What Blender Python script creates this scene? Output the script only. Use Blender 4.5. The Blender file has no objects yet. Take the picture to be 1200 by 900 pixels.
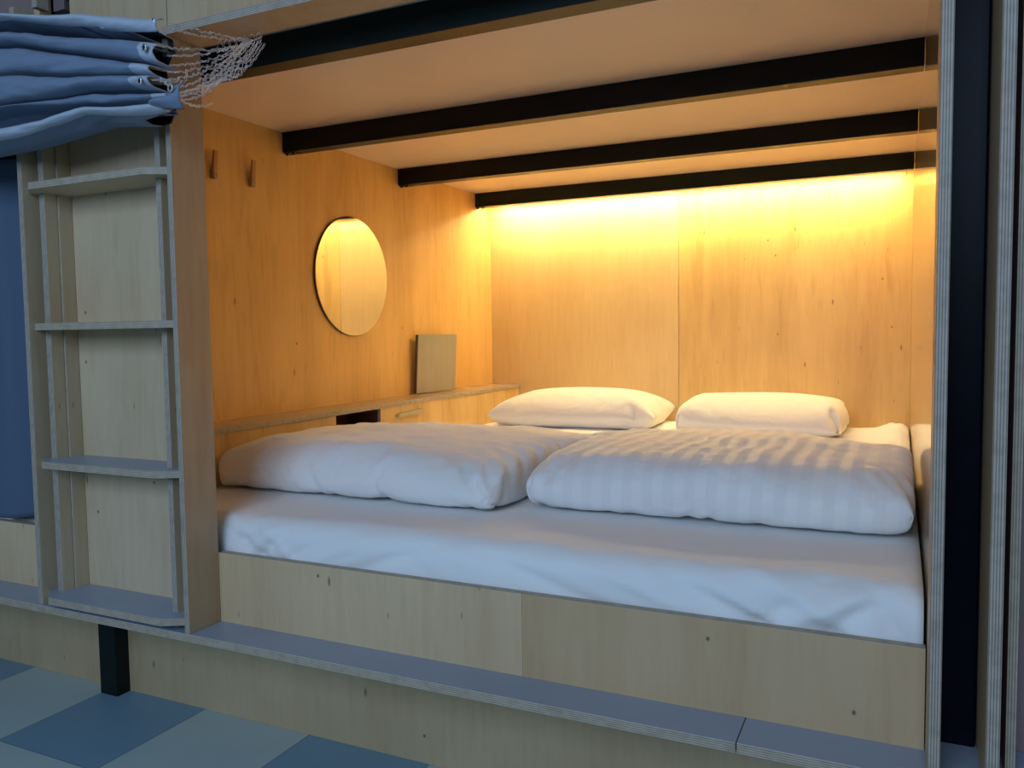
import bpy, bmesh, math, random, zlib, base64
import numpy as np
from mathutils import Vector, Matrix, noise

# ------------------------------------------------------------------ scene, camera, light, exposure
SC = bpy.context.scene
COL = SC.collection
cam = bpy.data.cameras.new('camera')
camo = bpy.data.objects.new('camera', cam); COL.objects.link(camo)
cam.sensor_width = 36.0; cam.sensor_fit = 'HORIZONTAL'
cam.lens = 957.47 / 1200 * 36.0
cam.clip_start = 0.02; cam.clip_end = 60
_f = Vector((-0.4266, 0.9022, -0.0625)).normalized()
_r = Vector((0.9040, 0.4273, -0.0133)); _r = (_r - _r.dot(_f) * _f).normalized()
_u = _r.cross(_f)
M3 = Matrix((_r, _u, -_f)).transposed()
camo.matrix_world = Matrix.Translation((0.957, -1.263, 0.902)) @ M3.to_4x4()
SC.camera = camo

wd = bpy.data.worlds.new('world'); SC.world = wd; wd.use_nodes = True
bg = wd.node_tree.nodes['Background']
bg.inputs['Color'].default_value = (0.40, 0.62, 0.82, 1)
bg.inputs['Strength'].default_value = 0.20

def area(name, loc, target, sx, sy, energy, color):
    l = bpy.data.lights.new(name, 'AREA'); l.shape = 'RECTANGLE'; l.size = sx; l.size_y = sy
    l.energy = energy; l.color = color
    o = bpy.data.objects.new(name, l); COL.objects.link(o)
    o.location = loc
    o.rotation_euler = (Vector(target) - Vector(loc)).to_track_quat('-Z', 'Y').to_euler()
    return o
area('window_daylight', (0.35, -3.3, 1.95), (0.1, 0.0, 0.75), 2.2, 1.3, 67.0, (0.50, 0.70, 1.0))

SC.view_settings.view_transform = 'Standard'
SC.view_settings.look = 'None'
SC.view_settings.gamma = 1.0
SC.view_settings.use_curve_mapping = False
SC.view_settings.exposure = 0.0

# ------------------------------------------------------------------ materials
class NT:
    def __init__(s, name):
        s.m = bpy.data.materials.new(name); s.m.use_nodes = True
        s.t = s.m.node_tree; s.n = s.t.nodes; s.b = s.n['Principled BSDF']
    def new(s, ty, **k):
        n = s.n.new(ty)
        for a, v in k.items(): setattr(n, a, v)
        return n
    def link(s, a, b): s.t.links.new(a, b)
    def val(s, node, i, v): node.inputs[i].default_value = v
    def coords(s, scale, kind='Object', loc=(0, 0, 0)):
        tc = s.new('ShaderNodeTexCoord'); mp = s.new('ShaderNodeMapping')
        s.link(tc.outputs[kind], mp.inputs['Vector'])
        mp.inputs['Scale'].default_value = scale; mp.inputs['Location'].default_value = loc
        return mp.outputs['Vector']
    def noise(s, vec, scale, detail=3, rough=.55, dist=0):
        n = s.new('ShaderNodeTexNoise'); s.link(vec, n.inputs['Vector'])
        n.inputs['Scale'].default_value = scale; n.inputs['Detail'].default_value = detail
        n.inputs['Roughness'].default_value = rough; n.inputs['Distortion'].default_value = dist
        return n.outputs['Fac']
    def ramp(s, fac, stops):
        r = s.new('ShaderNodeValToRGB'); s.link(fac, r.inputs['Fac'])
        e = r.color_ramp.elements
        while len(e) < len(stops): e.new(0.5)
        for i, (p, c) in enumerate(stops):
            e[i].position = p; e[i].color = tuple(c) + (1,) if len(c) == 3 else c
        return r.outputs['Color']
    def mix(s, fac, a, b, mode='MIX'):
        m = s.new('ShaderNodeMix', data_type='RGBA', blend_type=mode)
        for sock, v in ((m.inputs[0], fac), (m.inputs[6], a), (m.inputs[7], b)):
            if hasattr(v, 'links'): s.link(v, sock)
            elif isinstance(v, (int, float)): sock.default_value = v
            else: sock.default_value = tuple(v) + (1,)
        return m.outputs[2]
    def math(s, op, a, b=0.0, c=0.0):
        m = s.new('ShaderNodeMath', operation=op)
        for i, v in enumerate((a, b, c)):
            if hasattr(v, 'links'): s.link(v, m.inputs[i])
            else: m.inputs[i].default_value = v
        return m.outputs[0]
    def bump(s, h, strength=.2, dist=.002):
        b = s.new('ShaderNodeBump'); s.link(h, b.inputs['Height'])
        b.inputs['Strength'].default_value = strength; b.inputs['Distance'].default_value = dist
        s.link(b.outputs['Normal'], s.b.inputs['Normal'])

def birch(name, base, rough=.45, axis='Z', coat=0.0, seed=0.0, var=.16, knots=True, defects=1.0):
    """birch veneer: long soft grain, fine fibres and a few small pin knots"""
    T = NT(name)
    sc = {'Z': (1, 1, .09), 'X': (.09, 1, 1), 'Y': (1, .09, 1)}[axis]
    v = T.coords(sc, loc=(seed, seed * 1.7, seed * .3))
    g1 = T.noise(v, 9, 4, .6, .6)
    g2 = T.noise(v, 70, 3, .6, .2)
    v0 = T.coords((1, 1, 1), loc=(seed * 2, seed, 0))
    blot = T.noise(v0, 2.6, 3, .5)
    b = Vector(base)
    dk = (b[0] * (1 - var), b[1] * (1 - var * 1.5), b[2] * (1 - var * 2.1))
    lt = (min(1, b[0] * (1 + var * .5)), min(1, b[1] * (1 + var * .5)), min(1, b[2] * (1 + var * .5)))
    c = T.ramp(g1, [(.32, dk), (.52, base), (.72, lt)])
    f = T.ramp(g2, [(.36, (.93, .91, .88)), (.56, (1, 1, 1))])
    c = T.mix(.55, c, f, 'MULTIPLY')
    fl = T.noise(T.coords({'Z': (1, 1, .16), 'X': (.16, 1, 1), 'Y': (1, .16, 1)}[axis], loc=(seed, 2.1, seed)), 34, 2, .5, .8)
    c = T.mix(min(1.0, var * 5.5), c, T.ramp(fl, [(.30, (.88, .83, .76)), (.46, (1, 1, 1))]), 'MULTIPLY')
    bl = T.ramp(blot, [(.35, (.90, .86, .80)), (.62, (1, 1, 1))])
    c = T.mix(.8, c, bl, 'MULTIPLY')
    if knots:
        tk = T.new('ShaderNodeTexCoord'); sk = T.new('ShaderNodeSeparateXYZ'); T.link(tk.outputs['Object'], sk.inputs[0])
        across = T.math('ADD', T.math('ADD', sk.outputs[0], sk.outputs[1]), seed * 1.3)
        for scale, stretch, radius, keep, dark in ((5.0, .8, .020, .45, .92), (8.0, .33, .035, .50, .75), (11.0, .22, .022, .55, .6)):
            cb = T.new('ShaderNodeCombineXYZ'); T.link(across, cb.inputs[0])
            T.link(T.math('MULTIPLY', T.math('ADD', sk.outputs[2], scale * .37 + seed), stretch), cb.inputs[1])
            vo = T.new('ShaderNodeTexVoronoi', voronoi_dimensions='2D'); T.link(cb.outputs[0], vo.inputs['Vector'])
            vo.inputs['Scale'].default_value = scale
            k = T.ramp(vo.outputs['Distance'], [(radius * .35, (1, 1, 1)), (radius, (0, 0, 0))])
            cs = T.new('ShaderNodeSeparateColor'); T.link(vo.outputs['Color'], cs.inputs[0])
            on_ = T.math('GREATER_THAN', cs.outputs[0], 1 - keep * defects)
            c = T.mix(T.math('MULTIPLY', T.math('MULTIPLY', k, on_), dark), c, (b[0] * .22, b[1] * .16, b[2] * .11))
    T.link(c, T.b.inputs['Base Color'])
    T.b.inputs['Roughness'].default_value = rough
    if coat:
        T.b.inputs['Coat Weight'].default_value = coat; T.b.inputs['Coat Roughness'].default_value = .06
    T.bump(g2, .12, .0006)
    return T.m

def plyedge(name, axis, light=(.50, .43, .33), dark=(.27, .21, .15)):
    T = NT(name)
    tc = T.new('ShaderNodeTexCoord'); sx = T.new('ShaderNodeSeparateXYZ'); T.link(tc.outputs['Object'], sx.inputs[0])
    n = T.noise(T.coords((1, 1, 1)), 12, 3)
    q = T.math('MULTIPLY', sx.outputs['XYZ'.index(axis)], 1 / .0034)
    q = T.math('ADD', q, T.math('MULTIPLY', n, .14))
    w = T.math('PINGPONG', q, .5)
    c = T.ramp(w, [(.12, dark), (.26, light)])
    n2 = T.noise(T.coords((1, 1, 1)), 60, 2)
    c = T.mix(.6, c, T.ramp(n2, [(.3, (.7, .68, .66)), (.6, (1, 1, 1))]), 'MULTIPLY')
    T.link(c, T.b.inputs['Base Color']); T.b.inputs['Roughness'].default_value = .6
    return T.m

def plain(name, col, rough=.5, metal=0.0, coat=0.0, var=0.08, nscale=6, bump=0.0, spec=.5):
    T = NT(name)
    n = T.noise(T.coords((1, 1, 1)), nscale, 3)
    c = T.ramp(n, [(.3, tuple(x * (1 - var) for x in col)), (.7, tuple(min(1, x * (1 + var)) for x in col))])
    T.link(c, T.b.inputs['Base Color'])
    T.b.inputs['Roughness'].default_value = rough; T.b.inputs['Metallic'].default_value = metal
    T.b.inputs['Specular IOR Level'].default_value = spec
    if coat: T.b.inputs['Coat Weight'].default_value = coat; T.b.inputs['Coat Roughness'].default_value = .1
    if bump:
        T.bump(T.noise(T.coords((1, 1, 1)), nscale * 12, 3), bump, .001)
    return T.m

def cloth(name, col, stripes=False, weave=.12, wr=.35, rough=.75, sheen=.25):
    T = NT(name)
    v = T.coords((1, 1, 1))
    n = T.noise(v, 1.7, 2)
    c = T.ramp(n, [(.3, tuple(x * .97 for x in col)), (.7, col)])
    if stripes:
        uv = T.new('ShaderNodeUVMap'); sp = T.new('ShaderNodeSeparateXYZ'); T.link(uv.outputs['UV'], sp.inputs[0])
        w = T.math('PINGPONG', T.math('MULTIPLY', sp.outputs[0], 1 / .044), .5)
        st = T.ramp(w, [(.22, (1, 1, 1)), (.28, (.965, .965, .97))])
        c = T.mix(1.0, c, st, 'MULTIPLY')
        rr = T.ramp(w, [(.22, (.45, .45, .45)), (.28, (.85, .85, .85))]); T.link(rr, T.b.inputs['Roughness'])
    else:
        T.b.inputs['Roughness'].default_value = rough
    T.link(c, T.b.inputs['Base Color'])
    T.b.inputs['Sheen Weight'].default_value = sheen
    T.b.inputs['Specular IOR Level'].default_value = .25
    big = T.noise(T.coords((1, 1, 1.3)), 14, 3, .5, .8)
    fine = T.noise(v, 420, 1)
    h = T.math('ADD', T.math('MULTIPLY', big, wr), T.math('MULTIPLY', fine, weave * .1))
    T.bump(h, .45, .012)
    return T.m

BIRCH = (.62, .43, .215)
M = {}
M['wood_wall'] = birch('birch_veneer_wall', (.74, .455, .155), .42, var=.12, seed=1.3, knots=True, defects=.55)
M['wood_back_a'] = birch('birch_veneer_pale', (.74, .525, .24), .40, seed=4.1, var=.03, knots=False)
M['wood_back_b'] = birch('birch_veneer_golden', (.73, .485, .17), .42, seed=7.7, var=.11)
M['wood_right'] = birch('birch_veneer_varnished', (.66, .44, .21), .24, seed=2.2, var=.1, knots=False, coat=.9)
M['wood_panel_a'] = birch('birch_panel_pale', (.66, .49, .305), .45, seed=11.2, var=.06, defects=2.3)
M['wood_panel_b'] = birch('birch_panel_brown', (.58, .405, .235), .45, seed=14.9, var=.05, defects=.5)
M['wood_skirt'] = birch('birch_skirting', (.51, .385, .23), .5, seed=19.0, var=.05, defects=.5)
M['wood_niche'] = birch('birch_ladder', (.60, .475, .32), .5, seed=23.0, var=.07, defects=.8)
M['wood_post'] = birch('birch_post', (.56, .40, .24), .45, seed=28.0, var=.08, knots=False)
M['wood_upper'] = birch('birch_upper', (.52, .39, .25), .5, seed=33.0, var=.10, knots=False)
M['wood_cab'] = birch('birch_cabinet', (.74, .51, .22), .42, seed=41.0, var=.14)
M['wood_handle'] = birch('pale_handle_wood', (.56, .50, .30), .5, seed=3.0, axis='X', var=.08, knots=False)
for a in 'XYZ': M['edge' + a] = plyedge('plywood_edge_' + a.lower(), a)
for a in 'XYZ': M['wedge' + a] = plyedge('plywood_edge_pale_' + a.lower(), a, (.46, .395, .33), (.22, .18, .14))
M['ledge'] = plain('grey_laminate_board', (.31, .36, .45), .38, var=.05, nscale=4)
M['shelf_lam'] = plain('satin_laminate_shelf', (.42, .29, .19), .22, var=.06, nscale=5)
M['ceil'] = plain('pale_ceiling_laminate', (.80, .63, .49), .42, var=.03, nscale=3)
M['steel'] = plain('black_painted_steel', (.004, .005, .005), .38, var=.2, spec=.2)
M['steel_green'] = plain('dark_green_black_steel', (.003, .009, .008), .38, var=.2, spec=.22)
M['steel_navy'] = plain('navy_black_steel', (.002, .003, .008), .35, var=.3, nscale=30, spec=.08)
M['sheet'] = cloth('white_cotton_sheet', (.86, .85, .84), wr=.45)
M['duvet'] = cloth('white_duvet_cotton', (.86, .84, .82), wr=1.1)
M['duvet_stripe'] = cloth('white_sateen_stripe', (.86, .84, .82), stripes=True, wr=.8)
M['pillow'] = cloth('white_pillow_cotton', (.86, .83, .79), wr=1.0)
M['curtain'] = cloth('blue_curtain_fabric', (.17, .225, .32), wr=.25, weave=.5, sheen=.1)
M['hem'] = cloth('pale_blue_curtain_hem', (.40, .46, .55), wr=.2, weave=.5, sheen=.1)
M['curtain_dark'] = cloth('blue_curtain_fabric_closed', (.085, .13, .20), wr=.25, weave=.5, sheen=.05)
M['bundle_shade'] = plain('dark_navy_bundle_shade', (.012, .014, .024), .8)  # near-black navy stands in for shadow on the inner curtain cloth
M['chain'] = plain('bright_steel_chain', (.86, .86, .88), .34, metal=1.0, var=.05)
M['screw'] = plain('bright_screw', (.85, .80, .70), .25, metal=.6)
M['peg'] = plain('dark_red_brown_wood', (.42, .20, .08), .4, nscale=30)
M['stile_shade'] = plain('stile_shade_strip', (.06, .055, .035), .6)  # dark colour imitates the shade between right stile and post
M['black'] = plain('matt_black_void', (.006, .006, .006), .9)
M['mirror_edge'] = plain('dark_mirror_edge', (.10, .045, .02), .3)
M['grey_board'] = birch('grey_board_face', (.40, .37, .28), .45, seed=52.0, var=.05, knots=False)
M['grey_board_edge'] = plain('dark_board_edge', (.11, .07, .04), .5)
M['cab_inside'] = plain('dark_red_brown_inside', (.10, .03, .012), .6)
T = NT('mirror_glass'); T.b.inputs['Base Color'].default_value = (.86, .86, .83, 1); T.b.inputs['Metallic'].default_value = 1
T.b.inputs['Roughness'].default_value = .015; M['mirror'] = T.m
T = NT('warm_led_light'); T.b.inputs['Base Color'].default_value = (1, .8, .5, 1)
LEDC = (1.0, .79, .385)
T.b.inputs['Emission Color'].default_value = LEDC + (1,); T.b.inputs['Emission Strength'].default_value = 176.0; M['led'] = T.m
# checker floor
T = NT('checkered_floor_tiles')
tc = T.new('ShaderNodeTexCoord'); sx = T.new('ShaderNodeSeparateXYZ'); T.link(tc.outputs['Object'], sx.inputs[0])
S = .3155
ux = T.math('DIVIDE', T.math('ADD', sx.outputs[0], .8665 + S * 20), S)
uy = T.math('DIVIDE', T.math('ADD', sx.outputs[1], .145 + S * 20), S)
par = T.math('MODULO', T.math('ADD', T.math('FLOOR', ux), T.math('FLOOR', uy)), 2.0)
c = T.mix(par, (.20, .33, .42), (.47, .56, .53))
n = T.noise(T.coords((1, 1, 1)), 5, 4)
c = T.mix(.5, c, T.ramp(n, [(.3, (.86, .87, .9)), (.7, (1, 1, 1))]), 'MULTIPLY')
jx = T.math('PINGPONG', ux, .5); jy = T.math('PINGPONG', uy, .5)
j = T.math('LESS_THAN', T.math('MINIMUM', jx, jy), .003)
c = T.mix(j, c, (.10, .15, .17))
T.link(c, T.b.inputs['Base Color']); T.b.inputs['Roughness'].default_value = .5
M['floor'] = T.m

# ------------------------------------------------------------------ object helpers
def finish(name, me, mats, parent=None, smooth=False, origin=None):
    """link a mesh given in world coordinates; its origin goes to the middle of its base"""
    vs = [v.co.copy() for v in me.vertices]
    if origin is None:
        mn = [min(v[i] for v in vs) for i in range(3)]; mx = [max(v[i] for v in vs) for i in range(3)]
        origin = Vector(((mn[0] + mx[0]) / 2, (mn[1] + mx[1]) / 2, mn[2]))
    origin = Vector(origin)
    me.transform(Matrix.Translation(-origin))
    o = bpy.data.objects.new(name, me); COL.objects.link(o)
    for m in mats: me.materials.append(m)
    if smooth:
        for p in me.polygons: p.use_smooth = True
    o.location = origin
    if parent is not None:
        o.parent = parent
        o.location = origin - wloc(parent)
    return o
def wloc(o):
    l = Vector(o.location)
    while o.parent: o = o.parent; l += Vector(o.location)
    return l
def tag(o, label, cat, group=None):
    o['label'] = label; o['category'] = cat
    if group: o['group'] = group
    return o
def thing(name, loc, label, cat, group=None):
    o = bpy.data.objects.new(name, None); COL.objects.link(o); o.location = loc; o.empty_display_size = .05
    return tag(o, label, cat, group)
def struct(o): o['kind'] = 'structure'; return o

def bm_box(bm, x0, x1, y0, y1, z0, z1, mi=0, bevel=0.0):
    r = bmesh.ops.create_cube(bm, size=1.0)
    vs = r['verts']
    for v in vs:
        v.co = Vector(((x0 + x1) / 2 + v.co.x * (x1 - x0), (y0 + y1) / 2 + v.co.y * (y1 - y0), (z0 + z1) / 2 + v.co.z * (z1 - z0)))
    fs = set(f for v in vs for f in v.link_faces)
    for f in fs: f.material_index = mi
    if bevel:
        es = list(set(e for v in vs for e in v.link_edges))
        bmesh.ops.bevel(bm, geom=es, offset=bevel, segments=2, affect='EDGES', profile=.5)
    return fs
def box(name, b, mat, parent=None, bevel=.001):
    bm = bmesh.new(); bm_box(bm, *b, bevel=bevel)
    me = bpy.data.meshes.new(name); bm.to_mesh(me); bm.free()
    return finish(name, me, [mat], parent)
def edge_mats(bm, axis):
    i = 'XYZ'.index(axis)
    for f in bm.faces:
        f.normal_update()
        f.material_index = 0 if abs(f.normal[i]) > .9 else 1
def board(name, b, axis, face, parent=None, bevel=.0008, edge='edge'):
    """plywood board: faces across `axis`, striped plies on the other four sides"""
    bm = bmesh.new(); bm_box(bm, *b, bevel=bevel)
    edge_mats(bm, axis)
    me = bpy.data.meshes.new(name); bm.to_mesh(me); bm.free()
    return finish(name, me, [face, M[edge + axis]], parent)
def prism_z(name, poly, z0, z1, mats, parent=None, axis='Z', bevel=.0008):
    bm = bmesh.new()
    lo = [bm.verts.new((x, y, z0)) for x, y in poly]; hi = [bm.verts.new((x, y, z1)) for x, y in poly]
    bm.faces.new(lo[::-1]); bm.faces.new(hi)
    n = len(poly)
    for i in range(n): bm.faces.new((lo[i], lo[(i + 1) % n], hi[(i + 1) % n], hi[i]))
    bmesh.ops.recalc_face_normals(bm, faces=bm.faces)
    if bevel: bmesh.ops.bevel(bm, geom=list(bm.edges), offset=bevel, segments=1, affect='EDGES')
    edge_mats(bm, 'Z')
    me = bpy.data.meshes.new(name); bm.to_mesh(me); bm.free()
    return finish(name, me, mats, parent)
def tube_mesh(bm, pts, r, n=8, closed=False):
    pts = [Vector(p) for p in pts]; N = len(pts); rings = []
    up = Vector((0, 0, 1))
    for i, p in enumerate(pts):
        a = pts[(i - 1) % N] if (closed or i > 0) else p
        b = pts[(i + 1) % N] if (closed or i < N - 1) else p
        t = (b - a).normalized()
        s = t.cross(up)
        if s.length < .1: s = t.cross(Vector((1, 0, 0)))
        s.normalize(); w = s.cross(t).normalized()
        rings.append([bm.verts.new(p + r * (math.cos(2 * math.pi * k / n) * s + math.sin(2 * math.pi * k / n) * w)) for k in range(n)])
    for i in range(N if closed else N - 1):
        A = rings[i]; B = rings[(i + 1) % N]
        for k in range(n):
            bm.faces.new((A[k], A[(k + 1) % n], B[(k + 1) % n], B[k]))
    if not closed:
        bm.faces.new(rings[0][::-1]); bm.faces.new(rings[-1])
def from_bm(name, bm, mats, parent=None, smooth=True, origin=None):
    me = bpy.data.meshes.new(name); bm.to_mesh(me); bm.free()
    return finish(name, me, mats, parent, smooth, origin)
def smooth_angle(o, deg=35):
    me = o.data
    for p in me.polygons: p.use_smooth = True
    try: me.set_sharp_from_angle(angle=math.radians(deg))
    except Exception: pass

# ------------------------------------------------------------------ key measures (metres)
LX, RX = -.735, 1.0           # inner walls of the sleeping box
BY = 2.106                    # back wall
CZ = 1.515                    # ceiling
PX = -.327                    # inner face of the left post
LZ = .303                     # top of the ledge
PZ = .45                      # top of the bed front

# ------------------------------------------------------------------ setting
struct(box('floor', (-3.2, 4.0, -4.2, 2.4, -.04, 0), M['floor'], bevel=0))
SC.collection.objects[-1].data.transform(Matrix.Translation(SC.collection.objects[-1].location)); SC.collection.objects[-1].location = (0, 0, 0)
struct(box('baseboard_front', (-2.4, 2.4, .16, .178, 0, .287), M['wood_skirt']))
struct(box('wall_left', (LX - .018, LX, .036, BY + .018, .29, CZ + .018), M['wood_wall'], bevel=0))
# back wall: two veneer sheets meeting in a hairline joint
bm = bmesh.new()
bm_box(bm, LX, .1312, BY, BY + .018, .29, CZ + .018, 0, .0006); 
bm_box(bm, .1328, RX, BY, BY + .018, .29, CZ + .018, 1, .0006)
bm_box(bm, LX - .018, RX + .018, BY + .0181, BY + .03, .0, CZ + .018, 2)
for f in bm.faces: f.material_index = f.material_index
o = from_bm('wall_back', bm, [M['wood_back_a'], M['wood_back_b'], M['black']], smooth=False); struct(o)
# the bevel resets indices on new faces: set them again by place
for p in o.data.polygons:
    cx = p.center.x + o.location.x; cy = p.center.y + o.location.y
    p.material_index = 2 if cy > BY + .01805 else (0 if cx < .132 else 1)
struct(box('wall_right', (RX, RX + .015, .001, BY + .018, .29, CZ + .018), M['wood_right'], bevel=0))
struct(box('ceiling', (LX - .018, RX + .015, .0, BY + .018, CZ, CZ + .018), M['ceil'], bevel=0))

# posts and header
o = board('trim_1', (PX - .0125, PX, -.085, .0, LZ, 1.485), 'X', M['wood_post'], edge='wedge'); struct(o)
o = board('trim_2', (RX, RX + .015, -.085, .0, LZ - .018, 2.4), 'X', M['wood_post'], edge='wedge'); struct(o)
o = board('trim_3', (-.797, -.782, -.08, .018, LZ, 1.62), 'X', M['wood_niche'], edge='wedge'); struct(o)
o = board('trim_4', (1.066, 1.082, -.087, .10, LZ, 2.4), 'X', M['wood_post'], edge='wedge'); struct(o)
o = board('trim_5', (PX - .0125, RX, -.085, .0, 1.485, 1.50), 'Z', M['wood_post'], edge='wedge'); struct(o)

# upper storey front
up = thing('upper_bunk_panel', (.2, -.04, 1.50), 'pale grey birch front panel of the upper bunk above the opening', 'panel')
board('panel', (-.63, -.352, -.06, -.042, 1.50, 2.4), 'Y', M['wood_upper'], up)
board('panel', (-.350, 1.0, -.06, -.042, 1.50, 2.4), 'Y', M['wood_upper'], up)
board('panel', (-2.4, -.803, .0, .018, 1.62, 2.4), 'Y', plain('brown_violet_panel', (.24, .17, .16), .5), up)['label'] = 'duller brownish panel left of the upper ladder'

# ------------------------------------------------------------------ ledge (two boards butt-jointed)
for x0, x1, lab in ((-2.4, .7515, 'long grey topped plywood step ledge under the ladder and bed front'),
                    (.753, 2.4, 'short grey topped plywood ledge board right of the joint, at lower right')):
    bm = bmesh.new(); bm_box(bm, x0, x1, -.085, .16, LZ - .016, LZ, bevel=.0008)
    edge_mats(bm, 'Z')
    me = bpy.data.meshes.new('step_ledge'); bm.to_mesh(me); bm.free()
    tag(finish('step_ledge', me, [M['ledge'], M['edgeZ']]), lab, 'ledge')

# steel leg under ledge
lg = thing('steel_leg', (-.83, .142, 0), 'black square steel leg standing on the checkered floor under the ledge', 'leg')
box('leg_tube', (-.868, -.808, .12, .16, 0, LZ - .016), M['steel_green'], lg, .002)
bm = bmesh.new(); bmesh.ops.create_cone(bm, cap_ends=True, segments=12, radius1=.003, radius2=.002, depth=.002,
    matrix=Matrix.Translation((-.838, .1192, .235)) @ Matrix.Rotation(math.pi / 2, 4, 'X'))
o = from_bm('screw', bm, [M['screw']], lg)

# ------------------------------------------------------------------ bed base
bed = thing('bed_base', (.33, 1.0, LZ), 'birch plywood bed base with a low two-piece front panel under the mattress', 'bed')
board('front_panel', (PX, .3727, .0, .018, LZ, PZ), 'Y', M['wood_panel_a'], bed, bevel=.0003)['label'] = 'paler left front panel with dark knots'
board('front_panel', (.3730, RX - .0015, .0, .018, LZ, PZ), 'Y', M['wood_panel_b'], bed, bevel=.0003)['label'] = 'browner right front panel'
board('platform', (-.60, RX - .0015, .036, BY - .002, .36, .384), 'Z', M['wood_panel_a'], bed)
board('side_panel', (-.618, -.6, .036, BY - .002, LZ, .384), 'X', M['wood_panel_a'], bed)

# ------------------------------------------------------------------ mattress with its sheet
def fbm(p, o=3): return noise.fractal(Vector(p), .9, 2.1, o, noise_basis='PERLIN_ORIGINAL')
def mattress():
    x0, x1, y0, y1, z0, z1 = -.598, RX - .004, .024, BY - .004, .386, .526
    prof = []                                   # (y, z, ny, nz) up the front, over the top, down the back
    R = .045
    for k in range(13): t = k / 12; prof.append((y0, z0 + (z1 - R - z0) * t, -1, 0))
    for k in range(1, 9):
        a = math.pi / 2 * k / 8; prof.append((y0 + R - R * math.cos(a), z1 - R + R * math.sin(a), -math.cos(a), math.sin(a)))
    ny = 80
    for k in range(1, ny): t = k / ny; prof.append((y0 + R + (y1 - .03 - y0 - R) * t, z1, 0, 1))
    for k in range(0, 6):
        a = math.pi / 2 * k / 5; prof.append((y1 - .03 + .03 * math.sin(a), z1 - .03 + .03 * math.cos(a), math.sin(a), math.cos(a)))
    prof.append((y1, z0, 1, 0))
    nx = 150
    bm = bmesh.new(); G = []
    for i in range(nx + 1):
        x = x0 + (x1 - x0) * i / nx; row = []
        e = min(x - x0, x1 - x)
        for j, (y, z, ny_, nz_) in enumerate(prof):
            d = .0035 * fbm((x * 5, y * 5, z * 6)) + .0015 * fbm((x * 14, y * 14, z * 16))
            if ny_ < -.2:                        # front face: pulled sheet with slanting folds
                s = (x + 1.1 * (z - .45))
                amp = .5 + .9 * max(0, (x - .35) / .65) + .8 * math.exp(-((x + .25) / .14) ** 2)
                d += -.011 * amp * max(0, fbm((s * 5.5 + 3, z * 11 + x * 5, 1.7))) * (1 - .4 * (z - z0) / (z1 - z0))
                d += .007 * math.exp(-((s + .8 * (z - .45) - .90) / .028) ** 2)
                for cx_, sl, wd_, am in ((.60, 3.0, .030, .006), (.70, 2.4, .022, -.009), (.75, 2.2, .016, .006), (.90, -1.0, .016, -.008),
                                         (.955, .6, .012, -.008), (.40, 3.4, .035, -.006), (.08, -2.6, .030, -.006), (-.05, -2.2, .022, .005),
                                         (-.285, -.9, .012, -.006), (-.245, -1.1, .010, .006), (-.205, -1.3, .012, -.007), (-.12, -1.8, .016, -.005)):
                    d += am * math.exp(-((x - cx_ + sl * (z - .47)) / wd_) ** 2) * min(1, max(0, (.515 - z) / .03))
                d += .008 * math.exp(-((x - 1.9 * (z - .46) - .83) / .022) ** 2) * (1 if z < .51 else .3)
                d += -.006 * math.exp(-((x - 1.2 * (z - .46) - .79) / .02) ** 2)
                d += .005 * math.exp(-((x + 1.6 * (z - .46) + .23) / .018) ** 2) + .005 * math.exp(-((x + 1.2 * (z - .46) + .17) / .014) ** 2)
                d = min(d, .0085) if z < PZ + .012 else d
                if z < PZ + .006: d = min(d, .004)
            else:
                if y > 1.35 and x > .80:         # tucked lump of sheet in the far right corner
                    k = math.exp(-((x - .955) / .05) ** 2) * min(1, (y - 1.35) / .5)
                    d += k * (.022 + .012 * math.sin(y * 34 + 5 * x) + .012 * fbm((x * 16, y * 9, 0)))
                d += .003 * max(0, fbm((x * 3, y * 9, 4))) 
            cx = x; cz = z + d * nz_
            # round the two ends slightly
            if e < .02: cz -= (.02 - e) * .35 * max(0, nz_)
            row.append(bm.verts.new((cx, y + d * ny_, cz)))
        G.append(row)
    for i in range(nx):
        for j in range(len(prof) - 1):
            bm.faces.new((G[i][j], G[i + 1][j], G[i + 1][j + 1], G[i][j + 1]))
    bm.faces.new([G[0][j] for j in range(len(prof))]); bm.faces.new([G[nx][j] for j in range(len(prof))][::-1])
    for i in range(nx): pass
    bm.faces.new([G[i][0] for i in range(nx + 1)][::-1] + [G[i][-1] for i in range(nx + 1)])
    o = from_bm('mattress', bm, [M['sheet']])
    tag(o, 'wide mattress in a white fitted sheet filling the sleeping box', 'mattress')
mattress()

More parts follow.
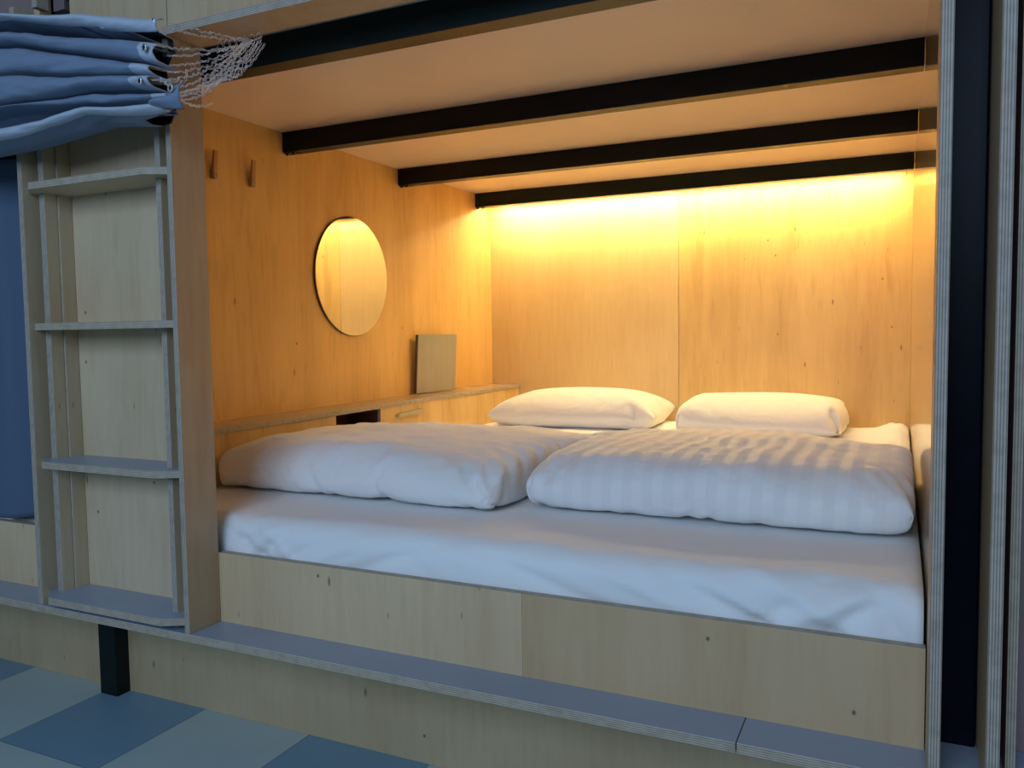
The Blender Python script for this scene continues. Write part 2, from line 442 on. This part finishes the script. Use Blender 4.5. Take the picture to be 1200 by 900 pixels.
# ------------------------------------------------------------------ bedding: baked soft shapes
# a short cloth simulation inflates each duvet and pillow and lets it settle on the bed
def duvet_bag(lx, ly, h, nx, ns, seed):
    """a folded duvet: closed tube round the fold, sewn flat at both ends"""
    cur = []
    for k in range(4000):
        a = 2 * math.pi * k / 4000; c, s = math.cos(a), math.sin(a)
        cur.append((math.copysign(abs(c) ** .5, c) * ly / 2, s * h / 2))
    cur = np.array(cur + [cur[0]]); d = np.r_[0, np.cumsum(np.hypot(*np.diff(cur, axis=0).T))]
    t = np.linspace(0, d[-1], 2 * ns, endpoint=False)
    Y = np.interp(t, d, cur[:, 0]); Zc = np.interp(t, d, cur[:, 1])
    rnd = random.Random(seed); vs = []; fs = []; idx = {}
    for i in range(nx + 1):
        x = -lx / 2 + lx * i / nx; e = math.sin(min(1, min(i, nx - i) / 3) * math.pi / 2)
        for k in range(2 * ns):
            if e == 0:
                kk = k if k <= ns else 2 * ns - k
                if ('e', i, kk) not in idx: idx[('e', i, kk)] = len(vs); vs.append((x, Y[kk], 0.0))
                idx[(i, k)] = idx[('e', i, kk)]
            else:
                idx[(i, k)] = len(vs); vs.append((x, Y[k], Zc[k] * e + rnd.uniform(-.0015, .0015)))
    for i in range(nx):
        for k in range(2 * ns):
            q = []
            for v in (idx[(i, k)], idx[(i + 1, k)], idx[(i + 1, (k + 1) % (2 * ns))], idx[(i, (k + 1) % (2 * ns))]):
                if v not in q: q.append(v)
            if len(q) > 2: fs.append(q[::-1])
    return vs, fs
def pillow_bag(lx, ly, nx, ny, tilt):
    rnd = random.Random(5); vs = []; fs = []; idx = {}
    for s in (1, -1):
        for i in range(nx + 1):
            for j in range(ny + 1):
                if (i in (0, nx) or j in (0, ny)) and s == -1: idx[(s, i, j)] = idx[(1, i, j)]; continue
                idx[(s, i, j)] = len(vs)
                ex = min(1, min(i, nx - i) / 3) * min(1, min(j, ny - j) / 3)
                y = -ly / 2 + ly * j / ny
                vs.append((-lx / 2 + lx * i / nx, y, s * .012 * ex + rnd.uniform(-.001, .001) + tilt * y))
    for s in (1, -1):
        for i in range(nx):
            for j in range(ny):
                q = [idx[(s, i, j)], idx[(s, i + 1, j)], idx[(s, i + 1, j + 1)], idx[(s, i, j + 1)]]
                fs.append(q if s == 1 else q[::-1])
    return vs, fs
def collider(verts, friction):
    me = bpy.data.meshes.new('press'); me.from_pydata(verts, [], [(0, 1, 2, 3)])
    o = bpy.data.objects.new('press', me); COL.objects.link(o)
    o.modifiers.new('press', 'COLLISION'); o.collision.thickness_outer = .004
    o.collision.cloth_friction = friction; o.collision.use_culling = False
    return o
def settle(jobs, frames):
    tmp = [collider([(-9, -9, 0), (9, -9, 0), (9, 9, 0), (-9, 9, 0)], 30)]
    objs = []
    for n, (vs, fs, z0, volume, stiff, bend, mass, shrink, squeeze) in enumerate(jobs):
        ox = n * 3.0 - 4.5
        me = bpy.data.meshes.new('soft'); me.from_pydata([(x, y, z + z0) for x, y, z in vs], [], fs)
        o = bpy.data.objects.new('soft', me); COL.objects.link(o); o.location = (ox, 0, 0)
        m = o.modifiers.new('c', 'CLOTH'); s = m.settings
        s.quality = 7; s.mass = mass; s.tension_stiffness = stiff; s.compression_stiffness = stiff
        s.shear_stiffness = stiff / 3; s.bending_stiffness = bend; s.air_damping = 3; s.shrink_min = shrink
        s.use_pressure = True; s.uniform_pressure_force = 0; s.use_pressure_volume = True
        s.target_volume = volume; s.pressure_factor = 60
        m.collision_settings.distance_min = .004; m.collision_settings.use_self_collision = False
        m.point_cache.frame_end = frames
        for ax, sg, a, b in squeeze:
            if ax == 0: w = [(0, -1.2, -.2), (0, 1.2, -.2), (0, 1.2, .9), (0, -1.2, .9)]
            elif ax == 1: w = [(-1.2, 0, -.2), (1.2, 0, -.2), (1.2, 0, .9), (-1.2, 0, .9)]
            else: w = [(-1.2, -1.2, .022), (1.2, -1.2, .022), (1.2, 1.2, -.022), (-1.2, 1.2, -.022)]
            p = collider(w, 5); tmp.append(p)
            for fr, q in ((10, a), (frames - 15, b)):
                l = [ox, 0, 0]; l[ax] = (ox if ax == 0 else 0) + sg * q; p.location = l; p.keyframe_insert('location', frame=fr)
        objs.append(o)
    for f in range(1, frames + 1): SC.frame_set(f)
    dg = bpy.context.evaluated_depsgraph_get(); out = []
    for o in objs:
        ev = o.evaluated_get(dg).data
        V = np.empty(len(ev.vertices) * 3); ev.vertices.foreach_get('co', V); out.append(V.reshape(-1, 3))
    for o in objs + tmp:
        me = o.data; bpy.data.objects.remove(o); bpy.data.meshes.remove(me)
    for a in list(bpy.data.actions): bpy.data.actions.remove(a)
    SC.frame_set(1)
    return out
def soft(name, V, fs, mat, loc, rot, scale, label, cat, group=None, stripes=None, lump=0.0, seed=0, gathers=(), back=0, side=(0, 0), narrow=0):
    V = V.copy(); V[:, 2] -= V[:, 2].min()
    V = V * np.array(scale)
    if lump:
        for k in range(len(V)):
            x, y, z = V[k]; w = min(1, max(0, (z - .03) / .06))
            V[k, 2] += w * lump * (fbm((x * 4 + seed, y * 5, seed)) + .55 * fbm((x * 11 + y * 4, y * 17 - x * 6, seed + 3)))
    if back:
        sm = lambda t: (lambda u: u * u * (3 - 2 * u))(np.clip(t, 0, 1))
        x, y = V[:, 0].copy(), V[:, 1].copy()
        V[:, 2] *= (1 - back * sm((y + .05) / .5)) * (1 - side[1] * sm((x - .08) / .32)) * (1 - side[0] * sm((-x - .12) / .3))
        V[:, 1] = np.where(y > -.2, -.2 + (y + .2) * (1 - narrow * sm((x - .02) / .34)), y)
    for gx, gy, reach, amp, freq in gathers:      # small pleats running in from the sewn end
        for k in range(len(V)):
            x, y, z = V[k]
            d = abs(x - gx)
            if d < reach and z > .02:
                w = (1 - d / reach) ** 1.3 * min(1, (z - .02) / .05)
                a = freq * (y - gy) * (1 + .9 * d / reach) + 3 * fbm((x * 5, y * 3, 1))
                V[k, 2] += w * amp * math.sin(a)
                V[k, 0] += w * amp * .8 * math.sin(a) * (1 if gx > 0 else -1)
    c, s = math.cos(rot), math.sin(rot)
    V = np.stack([V[:, 0] * c - V[:, 1] * s, V[:, 0] * s + V[:, 1] * c, V[:, 2]], 1)
    me = bpy.data.meshes.new(name); me.from_pydata(V.tolist(), [], fs)
    if stripes is not None:
        uv = me.uv_layers.new(name='UVMap')
        for l in me.loops: uv.data[l.index].uv = (stripes[l.vertex_index], 0)
    o = bpy.data.objects.new(name, me); COL.objects.link(o); me.materials.append(mat)
    for p in me.polygons: p.use_smooth = True
    o.location = loc
    m = o.modifiers.new('smooth', 'SUBSURF'); m.levels = 1; m.render_levels = 2
    return tag(o, label, cat, group)

dl, dr_ = duvet_bag(.88, .78, .13, 58, 52, 3), duvet_bag(.83, .86, .13, 54, 54, 8)
pl, pr = pillow_bag(.70, .46, 36, 26, 0), pillow_bag(.68, .46, 36, 26, .25)
SIM = settle([
    (*dl, .09, .088, 15, .12, .12, -.05, [(0, 1, .50, .43), (0, -1, .50, .44), (1, -1, .45, .40), (2, 1, .24, .135)]),
    (*dr_, .09, .092, 10, .10, .12, -.05, [(0, 1, .48, .412), (0, -1, .48, .415), (1, -1, .48, .435), (2, 1, .24, .135)]),
    (*pl, .05, .034, 15, .2, .12, -.04, []),
    (*pr, .10, .032, 8, .05, .12, -.06, [(0, 1, .40, .31), (0, -1, .40, .31)])], 70)
for _v in SIM: print('settled', _v.min(0).round(3), _v.max(0).round(3))

MT = .530
soft('duvet', SIM[0], dl[1], M['duvet'], (-.168, .60, MT), math.radians(-2), (.925, .97, .96),
     'folded white duvet on the left half of the bed, beside the shelf', 'duvet', 'folded duvets', lump=.010, seed=2, back=.10, side=(.06, .10),
     gathers=((.42, .0, .24, .0075, 80), (-.42, .1, .12, .004, 60)))
soft('duvet', SIM[1], dr_[1], M['duvet_stripe'], (.616, .700, MT), math.radians(0), (.92, .95, .95),
     'folded white striped duvet on the right half of the bed, beside the right wall', 'duvet', 'folded duvets',
     stripes=[v[0] for v in dr_[0]], lump=.009, seed=6, back=.13, side=(.06, .08), narrow=.22, gathers=((-.39, .0, .16, .005, 75), (.39, 0, .16, .006, 80)))
soft('pillow', SIM[2], pl[1], M['pillow'], (-.20, 1.865, MT), math.radians(4), (.97, .97, 1.0),
     'plump white pillow with pointed corners, left of the two at the back wall', 'pillow', 'pillows')
soft('pillow', SIM[3], pr[1], M['pillow'], (.505, 1.87, MT), math.radians(-1), (.95, .97, .93),
     'white pillow with blunt squared ends, right of the two at the back wall', 'pillow', 'pillows')

# ------------------------------------------------------------------ shelf cabinet along the left wall
cab = thing('shelf_cabinet', (-.668, 1.06, .384), 'long low birch shelf cabinet running along the left wall beside the bed', 'cabinet')
bm = bmesh.new(); bm_box(bm, LX + .001, -.595, .036, BY - .001, .656, .671, bevel=.0008); edge_mats(bm, 'Z')
me = bpy.data.meshes.new('shelf_top'); bm.to_mesh(me); bm.free()
finish('shelf_top', me, [M['shelf_lam'], M['edgeZ']], cab)['label'] = 'satin shelf top with a layered plywood edge'
board('front_panel', (-.613, -.601, .036, .765, .386, .656), 'X', M['wood_cab'], cab)
dr = board('door', (-.613, -.601, 1.003, BY - .001, .386, .656), 'X', M['wood_cab'], cab)
board('bottom_rail', (-.613, -.601, .7655, 1.0025, .386, .575), 'X', M['wood_cab'], cab)
bm = bmesh.new()
bm_box(bm, LX + .002, LX + .006, .77, 1.0, .575, .655); bm_box(bm, LX + .002, -.614, .762, .768, .575, .655)
bm_box(bm, LX + .002, -.614, 1.002, 1.008, .575, .655); bm_box(bm, LX + .002, -.614, .762, 1.008, .569, .575)
from_bm('compartment', bm, [M['cab_inside']], cab, smooth=False)['label'] = 'dark red-brown open compartment'
bm = bmesh.new()
poly = [(1.088, .6185), (1.088, .6255), (1.100, .6300), (1.250, .6360), (1.256, .6330), (1.254, .6220), (1.240, .6170)]
a = [bm.verts.new((-.6005, y, z)) for y, z in poly]; b = [bm.verts.new((-.583, y, z)) for y, z in poly]
bm.faces.new(a); bm.faces.new(b[::-1])
for i in range(len(poly)): bm.faces.new((a[i], b[i], b[(i + 1) % len(poly)], a[(i + 1) % len(poly)]))
bmesh.ops.recalc_face_normals(bm, faces=bm.faces)
bmesh.ops.bevel(bm, geom=list(bm.edges), offset=.0012, segments=2, affect='EDGES')
from_bm('handle', bm, [M['wood_handle']], dr, smooth=False)['label'] = 'pale wooden bar handle'

# ------------------------------------------------------------------ grey board leaning on the wall
def lean_board():
    bl = Vector((-.712, 1.408, .6735)); br = Vector((-.672, 1.640, .6735))
    w = (br - bl); n = Vector((w.y, -w.x, 0)).normalized()      # faces the bed
    top = n * .008 + Vector((0, .010, .226))
    th = n * -.014
    bm = bmesh.new()
    F = [bl, br, br + top, bl + top]
    A = [bm.verts.new(p) for p in F]; B = [bm.verts.new(p + th) for p in F]
    bm.faces.new(A); bm.faces.new(B[::-1])
    for i in range(4): bm.faces.new((A[i], B[i], B[(i + 1) % 4], A[(i + 1) % 4]))
    bmesh.ops.recalc_face_normals(bm, faces=bm.faces)
    bmesh.ops.bevel(bm, geom=list(bm.edges), offset=.0012, segments=2, affect='EDGES')
    for f in bm.faces:
        f.normal_update(); f.material_index = 0 if abs(f.normal.dot(n)) > .8 or f.normal.z > .8 else 1
    o = from_bm('standing_board', bm, [M['grey_board'], M['grey_board_edge']], smooth=False)
    tag(o, 'flat grey rectangular board standing upright on the shelf against the left wall', 'board')
lean_board()

# ------------------------------------------------------------------ round mirror
mr = thing('round_mirror', (LX + .0035, 1.043, .898), 'round frameless mirror fixed on the left birch wall', 'mirror')
for nm, r, x0, x1, mt in (('backing', .2015, LX + .0005, LX + .0065, 'mirror_edge'), ('glass', .2005, LX + .0065, LX + .0095, 'mirror')):
    bm = bmesh.new()
    bmesh.ops.create_cone(bm, cap_ends=True, segments=128, radius1=r, radius2=r, depth=x1 - x0,
        matrix=Matrix.Translation(((x0 + x1) / 2, 1.043, 1.100)) @ Matrix.Rotation(math.pi / 2, 4, 'Y'))
    from_bm(nm, bm, [M[mt]], mr, smooth=False)

# ------------------------------------------------------------------ two wall hooks
def hook(y, label):
    h = thing('wall_hook', (LX + .005, y, 1.33), label, 'hook', 'wooden coat hooks on the left wall')
    bm = bmesh.new(); w = .007
    poly = [(0.0005, 1.330), (.014, 1.330), (.015, 1.352), (.019, 1.404), (.014, 1.406), (.006, 1.362), (.0005, 1.352)]
    a = [bm.verts.new((LX + x, y - w, z)) for x, z in poly]; b = [bm.verts.new((LX + x, y + w, z)) for x, z in poly]
    bm.faces.new(a); bm.faces.new(b[::-1])
    for i in range(len(poly)): bm.faces.new((a[i], b[i], b[(i + 1) % len(poly)], a[(i + 1) % len(poly)]))
    bmesh.ops.recalc_face_normals(bm, faces=bm.faces)
    bmesh.ops.bevel(bm, geom=list(bm.edges), offset=.0008, segments=2, affect='EDGES')
    from_bm('peg', bm, [M['peg']], h, smooth=False)
    for z in (1.336, 1.349):
        bm = bmesh.new(); bmesh.ops.create_uvsphere(bm, u_segments=12, v_segments=8, radius=.0042,
            matrix=Matrix.Translation((LX + .0142 + (z - 1.336) * .05, y, z)) @ Matrix.Diagonal((.6, 1, 1, 1)))
        from_bm('screw', bm, [M['screw']], h)
hook(.426, 'small dark wooden coat hook on the left wall, nearest the post')
hook(.571, 'small dark wooden coat hook on the left wall, nearest the round mirror')

# ------------------------------------------------------------------ ceiling beams
for i, (y0, y1, lab) in enumerate(((.070, .118, 'black steel ceiling beam at the front of the opening'),
        (.712, .757, 'black steel ceiling beam, second from the front'),
        (1.344, 1.388, 'black steel ceiling beam, third from the front'),
        (1.958, 2.000, 'black steel ceiling beam nearest the lit back wall'))):
    b = thing('ceiling_beam', (.13, (y0 + y1) / 2, CZ - .06), lab, 'beam', 'black steel ceiling beams')
    box('beam_tube', (LX + .001, RX - .001, y0, y1, CZ - .06, CZ - .0005), M['steel_green' if i in (0, 3) else 'steel'], b, .0015)
    # small fixing plate and bolt heads under the left end
    bm = bmesh.new(); bm_box(bm, LX + .002, LX + .045, y0 + .004, y1 - .012, CZ - .063, CZ - .0601, bevel=.0005)
    for xx in (LX + .010, LX + .034):
        bmesh.ops.create_cone(bm, cap_ends=True, segments=8, radius1=.004, radius2=.004, depth=.005, matrix=Matrix.Translation((xx, y0 + .010, CZ - .0655)))
    if i: from_bm('fixing_plate', bm, [M['steel']], b, smooth=False)
    else: bm.free()

# ------------------------------------------------------------------ LED strip behind the last beam
led = thing('led_strip', (.13, 2.027, 1.4640), 'glowing warm LED strip hidden behind the rear beam, lighting the back wall', 'light')
bm = bmesh.new(); bm_box(bm, LX + .03, RX - .03, 2.018, 2.040, 1.4700, 1.4780, bevel=.0005)
for k in range(5):
    xx = LX + .2 + k * .33
    bm_box(bm, xx, xx + .02, 2.027, 2.031, 1.478, CZ - .0003)
from_bm('channel', bm, [plain('white_channel', (.7, .7, .7), .4)], led, smooth=False)
bm = bmesh.new(); bm_box(bm, LX + .032, RX - .032, 2.021, 2.037, 1.4660, 1.4699)
from_bm('diffuser', bm, [M['led']], led, smooth=False)['label'] = 'glowing warm diffuser'

# ------------------------------------------------------------------ ladder between the two posts
lad = thing('bunk_ladder', (-.56, -.03, LZ), 'birch plywood ladder with four shelf-like steps beside the bed opening', 'ladder')
x0, x1 = -.781, -.340
board('back_panel', (x0, -.374, .004, .018, LZ, 1.495), 'Y', M['wood_niche'], lad)
board('stile', (-.757, -.740, -.060, -.030, LZ, 1.495), 'X', M['wood_niche'], lad, edge='wedge')
board('stile', (-.397, -.383, -.062, -.030, LZ, 1.495), 'X', M['wood_niche'], lad, edge='wedge')
board('side_board_or_shade_filler', (-.757, -.735, -.0295, .0035, LZ, 1.495), 'X', M['wood_niche'], lad)
board('side_board_or_shade_filler', (-.396, -.341, -.029, .003, LZ, 1.495), 'X', M['stile_shade'], lad)  # added filler, coloured dark to act as the shadow beside the post
for zt in (.333, .635, .936, 1.236):
    poly = [(x0 + .001, .0035), (x0 + .001, -.066), (-.727, -.105), (-.386, -.105), (x1 - .001, -.080), (x1 - .001, .0035)]
    # the step is notched round the stiles by being built in front of and between them
    prism_z('step', poly, zt - .015, zt, [M['ledge'] if zt < .7 else M['wood_niche'], M['edgeZ']], lad)

# ------------------------------------------------------------------ neighbour bunk on the left
nb = thing('neighbour_bed_base', (-1.6, .01, LZ), 'birch front panel of the neighbouring bed left of the ladder', 'bed')
board('front_panel', (-2.4, -.798, .0, .018, LZ, .455), 'Y', M['wood_panel_a'], nb)
box('platform', (-2.4, -.80, .019, .159, .40, .42), M['wood_panel_a'], nb)
bm = bmesh.new(); bm_box(bm, -2.35, -.815, .066, .155, .421, .49, bevel=.02)
tag(from_bm('neighbour_mattress', bm, [M['sheet']]), 'sliver of white mattress below the hem of the closed blue curtain', 'mattress')

def hanging_curtain():
    bm = bmesh.new(); G = []
    nx, nz = 170, 60
    for i in range(nx + 1):
        u = i / nx
        row = []
        for j in range(nz + 1):
            w = j / nz; z = .462 + (1.335 - .462) * w
            x = -2.1 + (1.215 + .008 * math.sin(w * 3)) * u
            xr = x + (.0 if u < .9 else .012 * (1 - w) * (u - .9) * 10)
            ph = u * 40 + .8 * math.sin(u * 9) + .5 * (1 - w)
            y = .03 + (.017 + .006 * (1 - w)) * math.sin(ph) + .004 * math.sin(ph * 2.3 + w * 3)
            if u > .93: y += .02 * (u - .93) / .07
            row.append(bm.verts.new((xr, y, z + .004 * math.sin(ph * .5))))
        G.append(row)
    for i in range(nx):
        for j in range(nz): bm.faces.new((G[i][j], G[i + 1][j], G[i + 1][j + 1], G[i][j + 1]))
    c = thing('closed_curtain', (-1.49, .03, .462), 'closed blue fabric curtain hanging in the neighbouring bunk at the left edge', 'curtain')
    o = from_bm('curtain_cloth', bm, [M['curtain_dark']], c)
    s = o.modifiers.new('thickness', 'SOLIDIFY'); s.thickness = .0015
    return c
cc = hanging_curtain()
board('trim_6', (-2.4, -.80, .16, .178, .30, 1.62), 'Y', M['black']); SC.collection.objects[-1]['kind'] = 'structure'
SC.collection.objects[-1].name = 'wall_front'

def chain(bm, a, b, sag, L=.0075, r=.0006, ns=6, nl=8, spread=0, seed=0):
    """links along a sagging line from a to b"""
    rnd = random.Random(seed)
    a, b = Vector(a), Vector(b); n = max(3, int((b - a).length * (1 + sag) / (L * .72)))
    P = []
    for i in range(n + 1):
        t = i / n; p = a.lerp(b, t); p.z -= sag * 4 * t * (1 - t) * (b - a).length
        p += Vector((0, rnd.uniform(-1, 1), rnd.uniform(-1, 1))) * spread * math.sin(math.pi * t)
        P.append(p)
    for i in range(n):
        d = (P[i + 1] - P[i]); c = (P[i] + P[i + 1]) / 2; d.normalize()
        s = d.cross(Vector((0, 0, 1)) if abs(d.z) < .9 else Vector((1, 0, 0))).normalized(); w = s.cross(d)
        tw = rnd.uniform(-.4, .4)
        side = (s * math.cos(tw) + w * math.sin(tw)) if i % 2 else (w * math.cos(tw) - s * math.sin(tw))
        pts = [c + d * (L / 2 * math.cos(q)) + side * (L * .30 * math.sin(q)) for q in [2 * math.pi * k / nl for k in range(nl)]]
        tube_mesh(bm, pts, r, ns, closed=True)
bm = bmesh.new(); chain(bm, (-.884, .04, 1.336), (-.884, .045, 1.60), .0); from_bm('chain', bm, [M['chain']], cc)
bm = bmesh.new(); chain(bm, (-.905, .05, 1.336), (-.922, .06, 1.60), .0); from_bm('chain', bm, [M['chain']], cc)

# ------------------------------------------------------------------ right hand side: column and neighbouring panel
sc_ = thing('steel_column', (1.04, .055, LZ), 'dark navy steel column between two plywood boards at the right edge', 'column')
box('column_tube', (1.0165, 1.0645, .035, .075, LZ, 2.4), M['steel_navy'], sc_, .003)
npn = thing('plywood_partition', (1.5, .03, LZ), 'dim birch panel of the neighbouring bunk at the far right edge', 'panel')
board('panel', (1.0825, 2.2, .05, .068, LZ, 2.4), 'Y', plain('mauve_grey_panel', (.30, .21, .20), .5), npn)
board('stile', (1.094, 1.106, -.03, .0495, LZ, 2.4), 'X', plain('maroon_stile', (.22, .12, .12), .5), npn)

# ------------------------------------------------------------------ bundled curtain and its chains
cu = thing('bundled_curtain', (-.5, -.2, 1.28), 'blue curtain gathered sideways into a thick bundle above the ladder', 'curtain')
def bundle():
    ST = [(-1.45, (1.60, 1.592, 1.575, 1.545, 1.48, 1.40, 1.385, 1.33, 1.30)),
          (-.95, (1.575, 1.566, 1.548, 1.52, 1.455, 1.385, 1.376, 1.325, 1.298)),
          (-.65, (1.547, 1.536, 1.516, 1.492, 1.432, 1.373, 1.368, 1.329, 1.304)),
          (-.43, (1.507, 1.484, 1.469, 1.435, 1.395, 1.369, 1.346, 1.336, 1.322)),
          (-.255, (1.470, 1.443, 1.434, 1.391, 1.371, 1.345, 1.333, 1.322, 1.303)),
          (-.15, (1.452, 1.424, 1.416, 1.374, 1.356, 1.334, 1.324, 1.315, 1.298))]
    xs = np.array([s[0] for s in ST]); Z = np.array([s[1] for s in ST])
    def zat(x, k): return float(np.interp(x, xs, Z[:, k]))
    # band: (upper edge, lower edge, bulge towards the aisle, right end x, depth offset)
    bands = [(0, 1, .020, -.232, -.012), (1, 2, -.070, -.318, .02), (2, 3, .030, -.246, 0), (3, 4, .024, -.263, .004),
             (4, 5, .032, -.254, -.004), (5, 6, .016, -.240, .008), (6, 7, -.058, -.305, .02), (7, 8, .018, -.222, -.014)]
    m = 18; nx = 130
    X0 = -1.42
    bm = bmesh.new(); G = []
    for i in range(nx + 1):
        u = i / nx; row = []
        for b, (ka, kb, bul, xe, off) in enumerate(bands):
            for q in range(m + 1):
                if b and q == 0: continue
                t = q / m
                # the pocket between two pleats is pulled well back
                x = X0 + u * (xe - X0)
                if q == m and b < 7: x = X0 + u * (min(xe, bands[b + 1][3]) + .004 - X0)
                za, zb = zat(x, ka), zat(x, kb); z = za + (zb - za) * t
                s = max(0.0, math.sin(math.pi * t)) ** (.55 if bul > 0 else .3)
                y = -.165 + off - bul * s
                if bul > 0 and b and (t < .12 or (t > .88 and b < 7)): y += .045 * (1 - min(t, 1 - t) / .12)
                y += .006 * fbm((x * 5, z * 26, b)) + .004 * fbm((x * 13, z * 60, b * 3)) * (1 if bul > 0 else 2)
                row.append(bm.verts.new((x, y, z + .003 * fbm((x * 6, b * 9.1, 2)))))
        # under and behind, back up to the top
        x = X0 + u * (-.316 - X0)
        zb = zat(x, 8); zt = zat(x, 0)
        for t in (0.15, .4, .7, 1.0):
            row.append(bm.verts.new((x, -.165 + .075 * t, zb - .012 * math.sin(math.pi * t) + .004 * t)))
        for t in (.2, .4, .6, .8, .95):
            row.append(bm.verts.new((x, -.088 + .012 * math.sin(t * 9), zb + (zt - zb) * t)))
        row.append(bm.verts.new((x, -.13, zt - .002)))
        G.append(row)
    nj = len(G[0])
    hem = []
    for i in range(nx):
        for j in range(nj):
            j2 = (j + 1) % nj
            if j2 == 0: continue
            f = bm.faces.new((G[i][j], G[i + 1][j], G[i + 1][j2], G[i][j2]))
            b = j // m
            x = G[i][j].co.x
            if j >= 8 * m + 3: f.material_index = 2  # rear of the bundle, its shadow put into the colour
            elif b in (0, 7): f.material_index = 1
            elif b < 7 and bands[b][2] > 0 and x > bands[b][3] - .045: f.material_index = 1
    bmesh.ops.recalc_face_normals(bm, faces=bm.faces)
    o = from_bm('curtain_cloth', bm, [M['curtain'], M['hem'], M['bundle_shade']], cu)
    s = o.modifiers.new('thickness', 'SOLIDIFY'); s.thickness = .0018; s.offset = -1
    # the lowest corner of the hem curls forward and up
    bm = bmesh.new(); G = []
    for i in range(17):
        row = []
        for j in range(17):
            a, b = i / 16, j / 16
            x = -.262 + .080 * a + .006 * math.sin(b * 3.1); z = 1.300 + .010 * (1 - a) + b * (.012 + .040 * a ** 1.5)
            y = -.176 - .026 * math.sin(math.pi * min(1, .12 + .8 * b)) + .010 * math.sin(a * 7 + b * 4) * (1 - a)
            y -= .004 * math.sin(a * 3.1)
            row.append(bm.verts.new((x, y, z)))
        G.append(row)
    for i in range(16):
        for j in range(16): bm.faces.new((G[i][j], G[i + 1][j], G[i + 1][j + 1], G[i][j + 1]))
    t = from_bm('curtain_corner', bm, [M['curtain']], cu)
    q = t.modifiers.new('thickness', 'SOLIDIFY'); q.thickness = .0018
    # grommets
    gr = [(-.241, -.193, 1.459), (-.258, -.199, 1.415), (-.268, -.203, 1.357), (-.192, -.2045, 1.334)]
    for g in gr:
        bm = bmesh.new(); g = Vector(g)
        P = [g + Vector((.0052 * math.cos(a), 0, .0058 * math.sin(a))) for a in [2 * math.pi * k / 20 for k in range(20)]]
        tube_mesh(bm, P, .0016, 8, closed=True)
        bmesh.ops.create_cone(bm, cap_ends=True, segments=16, radius1=.0046, radius2=.0046, depth=.0008,
            matrix=Matrix.Translation(g + Vector((0, .0004, 0))) @ Matrix.Rotation(math.pi / 2, 4, 'X'))
        for f in bm.faces: f.material_index = 1 if len(f.verts) > 8 else 0
        from_bm('grommet', bm, [M['chain'], M['black']], cu)
    # chains fan from the cloth edge to a row of rings under the header board
    hooks = [(-.262 + .0165 * k, -.012, 1.4745) for k in range(7)]
    for k, h in enumerate(hooks):
        bm = bmesh.new(); c = Vector(h)
        P = [c + Vector((.0045 * math.cos(a), .002 * math.cos(a), .0095 * math.sin(a))) for a in [2 * math.pi * q / 16 for q in range(16)]]
        tube_mesh(bm, P, .0007, 6, closed=True); from_bm('hook_ring', bm, [M['chain']], cu)
    src = [(-.228, -.172, 1.462), (-.226, -.175, 1.452), (-.236, -.195, 1.417), (-.232, -.17, 1.405), (-.234, -.165, 1.39),
           (-.235, -.17, 1.377), (-.246, -.195, 1.358), (-.232, -.165, 1.35), (-.230, -.16, 1.342), (-.222, -.165, 1.335),
           (-.215, -.16, 1.328), (-.190, -.188, 1.319)]
    rnd = random.Random(4)
    end = [(-.165, -.01, 1.476), (-.185, -.01, 1.478), (-.20, -.012, 1.47)]
    for k, s_ in enumerate(src):
        e = Vector(end[k % 3]) + Vector((rnd.uniform(-.02, .01), 0, rnd.uniform(-.004, .002)))
        if k == 11: e = Vector((-.300, .0, 1.372))
        bm = bmesh.new()
        chain(bm, s_, e, .02 + .012 * k if k < 11 else .04, L=.0052, r=.0005, spread=.003, seed=k)
        from_bm('chain', bm, [M['chain']], cu)
    for k in range(3):                     # short loops bunched at the lower corner
        bm = bmesh.new()
        a = Vector((-.236 + .01 * k, -.185, 1.345 + rnd.uniform(-.01, .02))); b = a + Vector((rnd.uniform(.01, .04), .03, rnd.uniform(-.02, .03)))
        chain(bm, a, b, .35, L=.0066, r=.00065, spread=.008, seed=40 + k); from_bm('chain', bm, [M['chain']], cu)
    for k in range(7):                     # the net of chains lying between the fan
        bm = bmesh.new()
        a = Vector((-.215 + .004 * k, -.14 + .01 * k, 1.345 + .006 * k)); b = Vector((-.19 + .008 * k, -.02, 1.47 - .002 * k))
        chain(bm, a, b, .03 + .02 * k, L=.0052, r=.00045, spread=.004, seed=70 + k); from_bm('chain', bm, [M['chain']], cu)
bundle()


# boards of the upper ladder glimpsed above the bundle
ul = thing('upper_ladder', (-.72, -.03, 1.62), 'upright boards of the upper ladder glimpsed above the bundled curtain', 'ladder')
bx = plain('dull_violet_board', (.16, .11, .12), .6)
for a, b, y, m in ((-.80, -.782, -.02, M['wood_post']), (-.758, -.742, -.055, M['wedgeX']), (-.735, -.70, -.02, bx), (-.66, -.632, -.05, bx)):
    box('stile', (a, b, y, y + .03, 1.6205, 2.4), m, ul)
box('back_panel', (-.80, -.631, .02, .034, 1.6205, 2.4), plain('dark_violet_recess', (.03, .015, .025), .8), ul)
